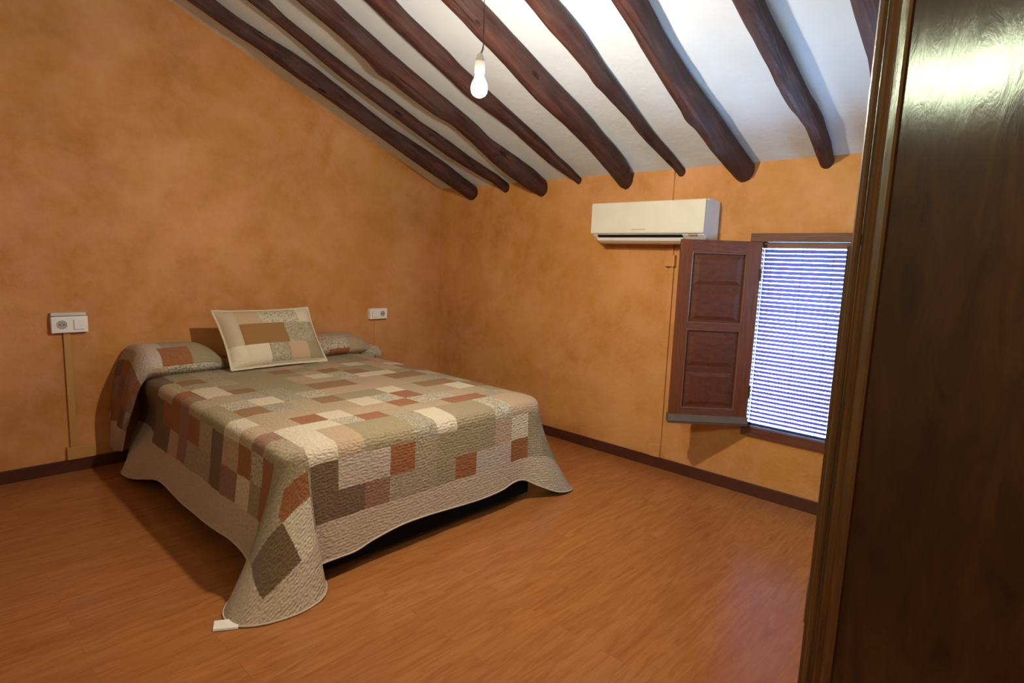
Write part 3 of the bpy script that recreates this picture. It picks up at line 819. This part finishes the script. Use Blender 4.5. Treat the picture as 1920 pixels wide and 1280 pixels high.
for i in range(len(KN)-1):
    k0, k1, k2, k3 = KN[max(i-1, 0)], KN[i], KN[i+1], KN[min(i+2, len(KN)-1)]
    L = max((Vector(k1[2])-Vector(k2[2])).length, (Vector((*k1[0], 0))-Vector((*k2[0], 0))).length)
    m = max(3, int(L/(.0045 if abs(k1[1][0]) > .04 and abs(k1[1][1]) > .04 else .0065)))
    for q in range(m):
        t = q/m
        T = vlerp(k1[0], k2[0], t)
        for cx_, sg in ((LCX, -1), (RCX, 1)):             # keep to the rounded corner of the top
            ex, ey = T[0]-cx_, T[1]-LCY
            if ex*sg > 1e-6 and ey < -1e-6:
                m_ = RC/math.hypot(ex, ey); T = (cx_+ex*m_, LCY+ey*m_)
        d = Vector(vlerp(k1[1], k2[1], t)).normalized()
        tk = lerp(k1[3] if len(k1) > 3 else 0, k2[3] if len(k2) > 3 else 0, t)
        cols.append((T, d, cr(k0[2], k1[2], k2[2], k3[2], t), tk))
cols.append((KN[-1][0], Vector(KN[-1][1]).normalized(), KN[-1][2], 0.))
NR_ = 104
base = len(verts)
hem = []
for T, d, Hm, tuck in cols:
    tz = topz(*T)
    P0 = Vector((T[0], T[1], tz)); hv = Vector(Hm)
    out = max((Vector((Hm[0], Hm[1]))-Vector(T)).dot(d), .03)
    P1 = P0 + Vector((d.x, d.y, 0))*.048
    e = P0 + Vector((d.x, d.y, 0))*.050
    P2 = Vector((lerp(e.x, Hm[0], .30), lerp(e.y, Hm[1], .30), lerp(tz, Hm[2], .30)))
    pts = []
    for q in range(41):
        t = q/40
        if t < .25:                                     # roll over the mattress edge
            s = t/.25
            p = P0*(1-s)**2 + P1*2*s*(1-s) + (P0+Vector((d.x, d.y, 0))*.054 + Vector((0, 0, -.05)))*s*s
        else:                                           # hang to the hem
            s = (t-.25)/.75
            A = P0+Vector((d.x, d.y, 0))*.054 + Vector((0, 0, -.05))
            B = A + Vector((0, 0, -.10)); 
            p = A*(1-s)**2 + Vector((lerp(B.x, Hm[0], .18), lerp(B.y, Hm[1], .18), lerp(A.z, Hm[2], .45)))*2*s*(1-s) + hv*s*s - Vector((d.x, d.y, 0))*tuck*math.sin(PI*min(1, s*1.12))**1.5 if s < .89 else A*(1-s)**2 + Vector((lerp(B.x, Hm[0], .18), lerp(B.y, Hm[1], .18), lerp(A.z, Hm[2], .45)))*2*s*(1-s) + hv*s*s
        pts.append(p)
    acc = [0.]
    for a, b in zip(pts, pts[1:]): acc.append(acc[-1]+(b-a).length)
    tot = acc[-1]; k_ = 0
    for r_ in range(NR_+1):
        dd = tot*r_/NR_
        while k_ < 39 and acc[k_+1] < dd: k_ += 1
        f = (dd-acc[k_])/max(acc[k_+1]-acc[k_], 1e-9)
        p = pts[k_].lerp(pts[k_+1], min(1, f))
        fall = smooth01(dd/.2)*(1-smooth01((dd-tot+.02)/.02)*.0)
        wav = .006*noise.noise(Vector((T[0]*4.5, T[1]*4.5, dd*2.5)))*fall
        p = p + Vector((d.x, d.y, 0))*wav
        p.z = max(p.z, .004)
        verts.append(tuple(p)); uvs.append((T[0]+d.x*dd, T[1]+d.y*dd))
    hem.append(verts[-1])
nc = len(cols)
def code_side(u, v, dlen, tot): return 'H' if dlen > tot-.095 else patch_at(u, v)
for i in range(nc-1):
    for r_ in range(NR_):
        a = base + i*(NR_+1) + r_
        faces.append((a, a+1, a+NR_+2, a+NR_+1))
        cu = (uvs[a][0]+uvs[a+NR_+2][0])/2; cv = (uvs[a][1]+uvs[a+NR_+2][1])/2
        d_ = cols[i][1]
        if d_.x < -.2 and d_.y < -.2:                       # big patches that meet at the foot corner
            t_ = cols[i][0]; ax_, ay_ = t_[0]-cu, t_[1]-cv
            if ax_ < .21 and ay_ < .21: cd_ = 'B' if ay_ > .115 and ay_ > ax_*.85 else 'K'
            elif ax_ < .21 and ay_ < .40: cd_ = 'C'
            elif ax_ < .42 and ay_ < .21: cd_ = 'K'
            elif ax_ < .41 and ay_ < .39: cd_ = 'D'
            else: cd_ = 'H'
            codes.append(cd_)
        else:
            codes.append('H' if (1-(r_+.5)/NR_) < .16 else patch_at(cu, cv))
cover = cloth_mesh('cover', verts, faces, uvs, codes, M_QUILT, quilt, quilt)
sol = cover.modifiers.new('thick', 'SOLIDIFY'); sol.thickness = .005; sol.offset = -1
bm = bmesh.new(); tube(bm, [(p[0], p[1], max(p[2], .0045)) for p in hem[::3]], .0042, 7)
part('hem_binding', bm, M_BIND, quilt, smooth=True)

# head end: the quilt folded over two pillows, left end hanging to the floor
QL, QR = -2.455, -.905
def hump(q):
    a = max(0., 1-abs((q+2.30)/.285)**3.2) if q > -2.30 else 1.
    b = max(0., 1-abs((q+1.165)/.285)**3.2)
    return .148*(a**.6 if a > 0 else 0) , .130*(b**.6 if b > 0 else 0)
def fold_pt(q, t):
    hl, hr = hump(q); h = max(hl, hr)
    w = (q-QL)/(QR-QL)
    yc = lerp(-.395, -.245, w); zb = BED_Z + .003
    hh = h/.148
    P = [(yc+.012, zb-.004), (yc-.045*hh, zb+.30*h), (yc-.005*hh, zb+.80*h), (yc+.10, zb+1.02*h), (yc+.20, zb+1.06*h), (-.035, zb+.90*h), (-.018, zb+.55*h)]
    f = t*(len(P)-1); i = min(int(f), len(P)-2); f -= i
    y, z = cr(P[max(i-1, 0)], P[i], P[i+1], P[min(i+2, len(P)-1)], f)
    return y, z + .004*noise.noise(Vector((q*6, t*5, 2)))
FN = 64
verts = []; uvs = []; faces = []; codes = []
rows_q = []
nd = 70
for i in range(nd, 0, -1): rows_q.append(('d', i/nd))
nq = 240
for i in range(nq+1): rows_q.append(('q', QL + (QR-QL)*i/nq))
for kind, val in rows_q:
    for j in range(FN+1):
        t = j/FN
        if kind == 'q':
            y, z = fold_pt(val, t); x = val
            # round the far right end down to the bed
            p = (x, y, z); u = val
        else:
            y, z = fold_pt(QL, t)
            E_ = Vector((QL, y, z)); drop = val
            yb = lerp(-.225, -.030, t)
            Dp = Vector((-2.588 + .012*math.sin(t*9), yb, .132 - .02*t))
            P1 = E_ + Vector((-.075, 0, -.002)); P2 = Vector((-2.565, lerp(y, yb, .45), lerp(z, .13, .45)))
            s = drop
            v_ = E_*(1-s)**3 + P1*3*s*(1-s)**2 + P2*3*s*s*(1-s) + Dp*s**3
            v_.x += .012*math.sin(t*11+1)*smooth01(s*1.6)
            p = tuple(v_); u = QL - drop*.60
        verts.append(p); uvs.append((u, -.40 + t*.42))
NQ = len(rows_q)
FOLD_ROWS = ['PTKOGFTPOGTKC', 'FFLBOPTOBFPTO', 'CLBTOPKTCBFTP', 'KLKTOBTPKOKTK']
def fold_code(u, t):
    if u < QL-.50: return 'H'
    if u < QL-.10:
        c = int((QL-.10-u)/.10); r_ = int(min(3, t*4.2))
        return ['SBMK', 'SMBD', 'TBDB', 'KDMB'][r_][min(3, c)]
    if u < QL-.01: return 'L' if t > .17 else 'S'
    bands = [('P', 'F', 'F', 'F', 'O')]
    # left pillow
    if u < -1.75:
        x = (u-QL)/.42
        if t < .20: return 'P' if x < .18 else ('F' if x < .93 else 'O')
        if t < .46: return 'L' if x < .12 else ('B' if x < .52 else 'O')
        return 'L' if x < .2 else ('K' if x < .7 else 'O')
    x = (u+1.45)/.55
    if t < .21: return 'K' if x < .3 else ('B' if x < .62 else 'P')
    if t < .46: return 'T' if x < .18 else ('F' if x < .62 else 'T')
    return 'P' if x < .4 else 'T'
for i in range(NQ-1):
    for j in range(FN):
        a = i*(FN+1)+j
        faces.append((a, a+FN+1, a+FN+2, a+1))
        codes.append(fold_code((uvs[a][0]+uvs[a+FN+2][0])/2, (j+.5)/FN))
pf = cloth_mesh('pillow_fold', verts, faces, uvs, codes, M_QUILT, quilt, quilt)
sol = pf.modifiers.new('thick', 'SOLIDIFY'); sol.thickness = .006; sol.offset = 1
# the bunched tail of quilt beyond the right pillow
vs_ = []; fs_ = []; n1, n2 = 44, 30
for i in range(n2+1):
    ph = PI*i/n2
    for j in range(n1):
        th_ = 2*PI*j/n1
        w = Vector((math.sin(ph)*math.cos(th_), math.sin(ph)*math.sin(th_), math.cos(ph)))
        f = 1 + .16*noise.noise(w*2.3) + .12*noise.noise(w*5.1) + .05*math.sin(9*th_ + 3*ph)
        vs_.append((-.882 + .085*w.x*f, -.180 + .150*w.y*f, BED_Z-.012 + .060*w.z*f))
for i in range(n2):
    for j in range(n1):
        fs_.append((i*n1+j, (i+1)*n1+j, (i+1)*n1+(j+1) % n1, i*n1+(j+1) % n1))
cloth_mesh('bunched_end', vs_, fs_, [(v[0], v[1]+v[2]) for v in vs_], ['F' if (fi % n1) < 34 else 'S' for fi in range(len(fs_))], M_QUILT, quilt, quilt)

# sewn-in care labels sticking out from under the corner flap
bm = bmesh.new()
c0 = [(-2.763, -2.126), (-2.742, -2.083), (-2.674, -2.124), (-2.693, -2.172)]
lo = [bm.verts.new((x, y, .0015)) for x, y in c0]; hi = [bm.verts.new((x+.002, y+.002, .013 if i in (1, 2) else .009)) for i, (x, y) in enumerate(c0)]
bm.faces.new(lo[::-1]); bm.faces.new(hi)
for i in range(4): bm.faces.new((lo[i], lo[(i+1) % 4], hi[(i+1) % 4], hi[i]))
bmesh.ops.bevel(bm, geom=bm.edges[:], offset=.001, segments=2, affect='EDGES')
o = part('care_label', bm, M_TAG, quilt); o['label'] = 'folded white care label lying by the corner flap'
bm = bmesh.new(); prism(bm, [(-2.700, -2.040), (-2.672, -2.030), (-2.640, -2.075), (-2.676, -2.088)], 2, .001, .008)
bmesh.ops.bevel(bm, geom=bm.edges[:], offset=.001, segments=2, affect='EDGES')
o = part('care_label', bm, M_TAG, quilt); o['label'] = 'tip of a white label peeking from under the flap'

# ------------------------------------------------------------------ cushion leaning on the pillows
cu = empty('patchwork_cushion', 'rectangular patchwork cushion with cream edges leaning against the pillows on the bed', 'cushion', (-1.76, -.50, BED_Z))
BLc, BRc, TLc, TRc = Vector((-2.052, -.512, .603)), Vector((-1.405, -.505, .600)), Vector((-2.088, -.315, .957)), Vector((-1.442, -.305, .957))
nrm_c = (BRc-BLc).cross(TLc-BLc).normalized()            # faces the foot of the bed
NA, NB = 120, 84
def cush(a, b, side):
    """a, b in [-1, 1]"""
    A, B = (a+1)/2, (b+1)/2
    pin = .012*(1-a*a)*(abs(b)**3)*(1 if b > 0 else -.6); pin2 = .016*(1-b*b)*(abs(a)**3)*(1 if a > 0 else -1)
    p = BLc.lerp(BRc, A).lerp(TLc.lerp(TRc, A), B)
    p = p - (TLc-BLc).normalized()*pin - (BRc-BLc).normalized()*pin2
    e = max(0, 1-abs(a/.97)**4) * max(0, 1-abs(b/.955)**4)
    th_ = .064*e**.55 + .003
    wr = .006*noise.noise(Vector((a*3.2, b*2.6, 7+side)))*e
    if side > 0:                                          # soft crease beside the plain end panel
        wr -= .012*math.exp(-((a+.70+.04*b)/.05)**2)*e
        wr += .010*math.exp(-((a+.84)/.07)**2)*e
    return p + nrm_c*side*(th_+wr)
def cush_code(a, b):
    A = (a+1)/2; t = 1-(b+1)/2
    if t > .955: return 'C'
    if A > .972: return 'C'
    if A < .17 and t < .66: return 'S'
    if t < .31: return 'P' if A < .39 else ('F' if A < .80 else 'C')
    if t < .66: return 'N' if A < .62 else 'G'
    return 'C' if A < .395 else ('G' if A < .60 else ('P' if A < .80 else 'O'))
verts = []; uvs = []; faces = []; codes = []
for side in (1, -1):
    b0 = len(verts)
    for i in range(NA+1):
        for j in range(NB+1):
            a = -1+2*i/NA; b = -1+2*j/NB
            verts.append(tuple(cush(a, b, side))); uvs.append((a*.32, b*.21))
    for i in range(NA):
        for j in range(NB):
            q = b0+i*(NB+1)+j
            f = (q, q+NB+1, q+NB+2, q+1)
            faces.append(f if side > 0 else f[::-1])
            a = -1+2*(i+.5)/NA; b = -1+2*(j+.5)/NB
            codes.append(cush_code(a, b) if side > 0 else 'S')
M_CUSH = M_QUILT.copy(); M_CUSH.name = 'patchwork_cushion_cotton'
for n_ in M_CUSH.node_tree.nodes:
    if n_.type == 'BUMP': n_.inputs['Strength'].default_value = .28
cloth_mesh('cushion_cover', verts, faces, uvs, codes, M_CUSH, cu, cu, .80)
bm = bmesh.new()
loop = [cush(-1+2*i/40, -1, 0) for i in range(40)] + [cush(1, -1+2*i/28, 0) for i in range(28)] + [cush(1-2*i/40, 1, 0) for i in range(40)] + [cush(-1, 1-2*i/28, 0) for i in range(29)]
loop = [p + Vector((0, 0, .003*noise.noise(p*25))) for p in loop]
tube(bm, loop, .0052, 8)
part('piping', bm, M_PIPE, cu, smooth=True)

# ------------------------------------------------------------------ high window behind the camera
w2 = bpy.data.objects.new('window_2', None); COL.objects.link(w2); w2.location = (XL, (VY0+VY1)/2, VZ0); struct(w2)
bm = bmesh.new()
for a, b, c, d in ((VY0, VY1, VZ0, VZ0+.045), (VY0, VY1, VZ1-.045, VZ1), (VY0, VY0+.045, VZ0+.045, VZ1-.045), (VY1-.045, VY1, VZ0+.045, VZ1-.045)):
    box(bm, XL-.10, XL+.012, a, b, c, d, .003, 2)
part('window_frame', bm, M_SHUT, w2)
bm = bmesh.new(); box(bm, XL-.052, XL-.048, VY0+.045, VY1-.045, VZ0+.045, VZ1-.045)
part('glass_pane', bm, M_GLASS, w2)

# unseen window added behind the wardrobe to light the air conditioner's side
w3 = bpy.data.objects.new('window_fill', None); COL.objects.link(w3); w3.location = ((GX0+GX1)/2, YF, GZ0); struct(w3)
bm = bmesh.new()
for a, b, c, d in ((GX0, GX1, GZ0, GZ0+.03), (GX0, GX1, GZ1-.03, GZ1), (GX0, GX0+.03, GZ0+.03, GZ1-.03), (GX1-.03, GX1, GZ0+.03, GZ1-.03)):
    box(bm, a, b, YF-.10, YF+.012, c, d, .003, 2)
part('window_frame', bm, M_SHUT, w3)
bm = bmesh.new(); box(bm, GX0+.03, GX1-.03, YF-.052, YF-.048, GZ0+.03, GZ1-.03)
part('glass_pane', bm, M_GLASS, w3)

# ------------------------------------------------------------------ light
wld = bpy.data.worlds.new('daylight'); scene.world = wld; wld.use_nodes = True
nt = wld.node_tree; bg = nt.nodes['Background']
tc = nt.nodes.new('ShaderNodeTexCoord'); sp = nt.nodes.new('ShaderNodeSeparateXYZ'); rp = nt.nodes.new('ShaderNodeValToRGB')
nt.links.new(tc.outputs['Generated'], sp.inputs[0])
mp_ = nt.nodes.new('ShaderNodeMapRange'); mp_.inputs[1].default_value = -1; mp_.inputs[2].default_value = 1
nt.links.new(sp.outputs['Z'], mp_.inputs[0]); nt.links.new(mp_.outputs[0], rp.inputs[0])
rp.color_ramp.elements[0].position = .42; rp.color_ramp.elements[0].color = (.58, 1.02, 1.58, 1)
rp.color_ramp.elements[1].position = .52; rp.color_ramp.elements[1].color = (.34, .62, 1, 1)
side = nt.nodes.new('ShaderNodeMapRange'); side.inputs[1].default_value = -.75; side.inputs[2].default_value = -.45; side.inputs[3].default_value = 1; side.inputs[4].default_value = 0
nt.links.new(sp.outputs['X'], side.inputs[0])                        # sunlit foliage on the far side of the house
fol = nt.nodes.new('ShaderNodeMix'); fol.data_type = 'RGBA'; nt.links.new(side.outputs[0], fol.inputs[0]); nt.links.new(rp.outputs[0], fol.inputs[6]); fol.inputs[7].default_value = (2.1, 2.4, 1.6, 1)
nt.links.new(fol.outputs[2], bg.inputs[0]); bg.inputs[1].default_value = WORLD_L
def portal(name, loc, rot, sx, sy):
    l = bpy.data.lights.new(name, 'AREA'); l.shape = 'RECTANGLE'; l.size = sx; l.size_y = sy
    l.cycles.is_portal = True
    o = bpy.data.objects.new(name, l); COL.objects.link(o); o.location = loc; o.rotation_euler = rot
portal('window_daylight', (.255, (WY0+OY1)/2, (OZ0+WZ1)/2), (0, PI/2, 0), WZ1-OZ0, OY1-WY0)
portal('high_window_daylight', (XL-.21, (VY0+VY1)/2, (VZ0+VZ1)/2), (0, -PI/2, 0), VZ1-VZ0, VY1-VY0)


portal('window_fill_daylight', ((GX0+GX1)/2, YF-.19, (GZ0+GZ1)/2), (PI/2, 0, 0), GX1-GX0, GZ1-GZ0)

# ------------------------------------------------------------------ camera
cd = bpy.data.cameras.new('camera'); cam = bpy.data.objects.new('camera', cd); COL.objects.link(cam)
R_, U_, F_ = Vector((0.68538757, -0.72719323, 0.03786658)), Vector((0.07318278, 0.12052754, 0.99000878)), Vector((0.72449166, 0.67576853, -0.1358261))
cam.matrix_world = Matrix(((R_.x, U_.x, -F_.x, -3.45995), (R_.y, U_.y, -F_.y, -4.16503), (R_.z, U_.z, -F_.z, 1.33437), (0, 0, 0, 1)))
cd.sensor_width = 36; cd.lens = 20.5948; cd.clip_start = .02
scene.camera = cam
vs = scene.view_settings
vs.view_transform = 'Standard'; vs.look = 'None'; vs.gamma = 1; vs.use_curve_mapping = False; vs.exposure = EXPOSURE
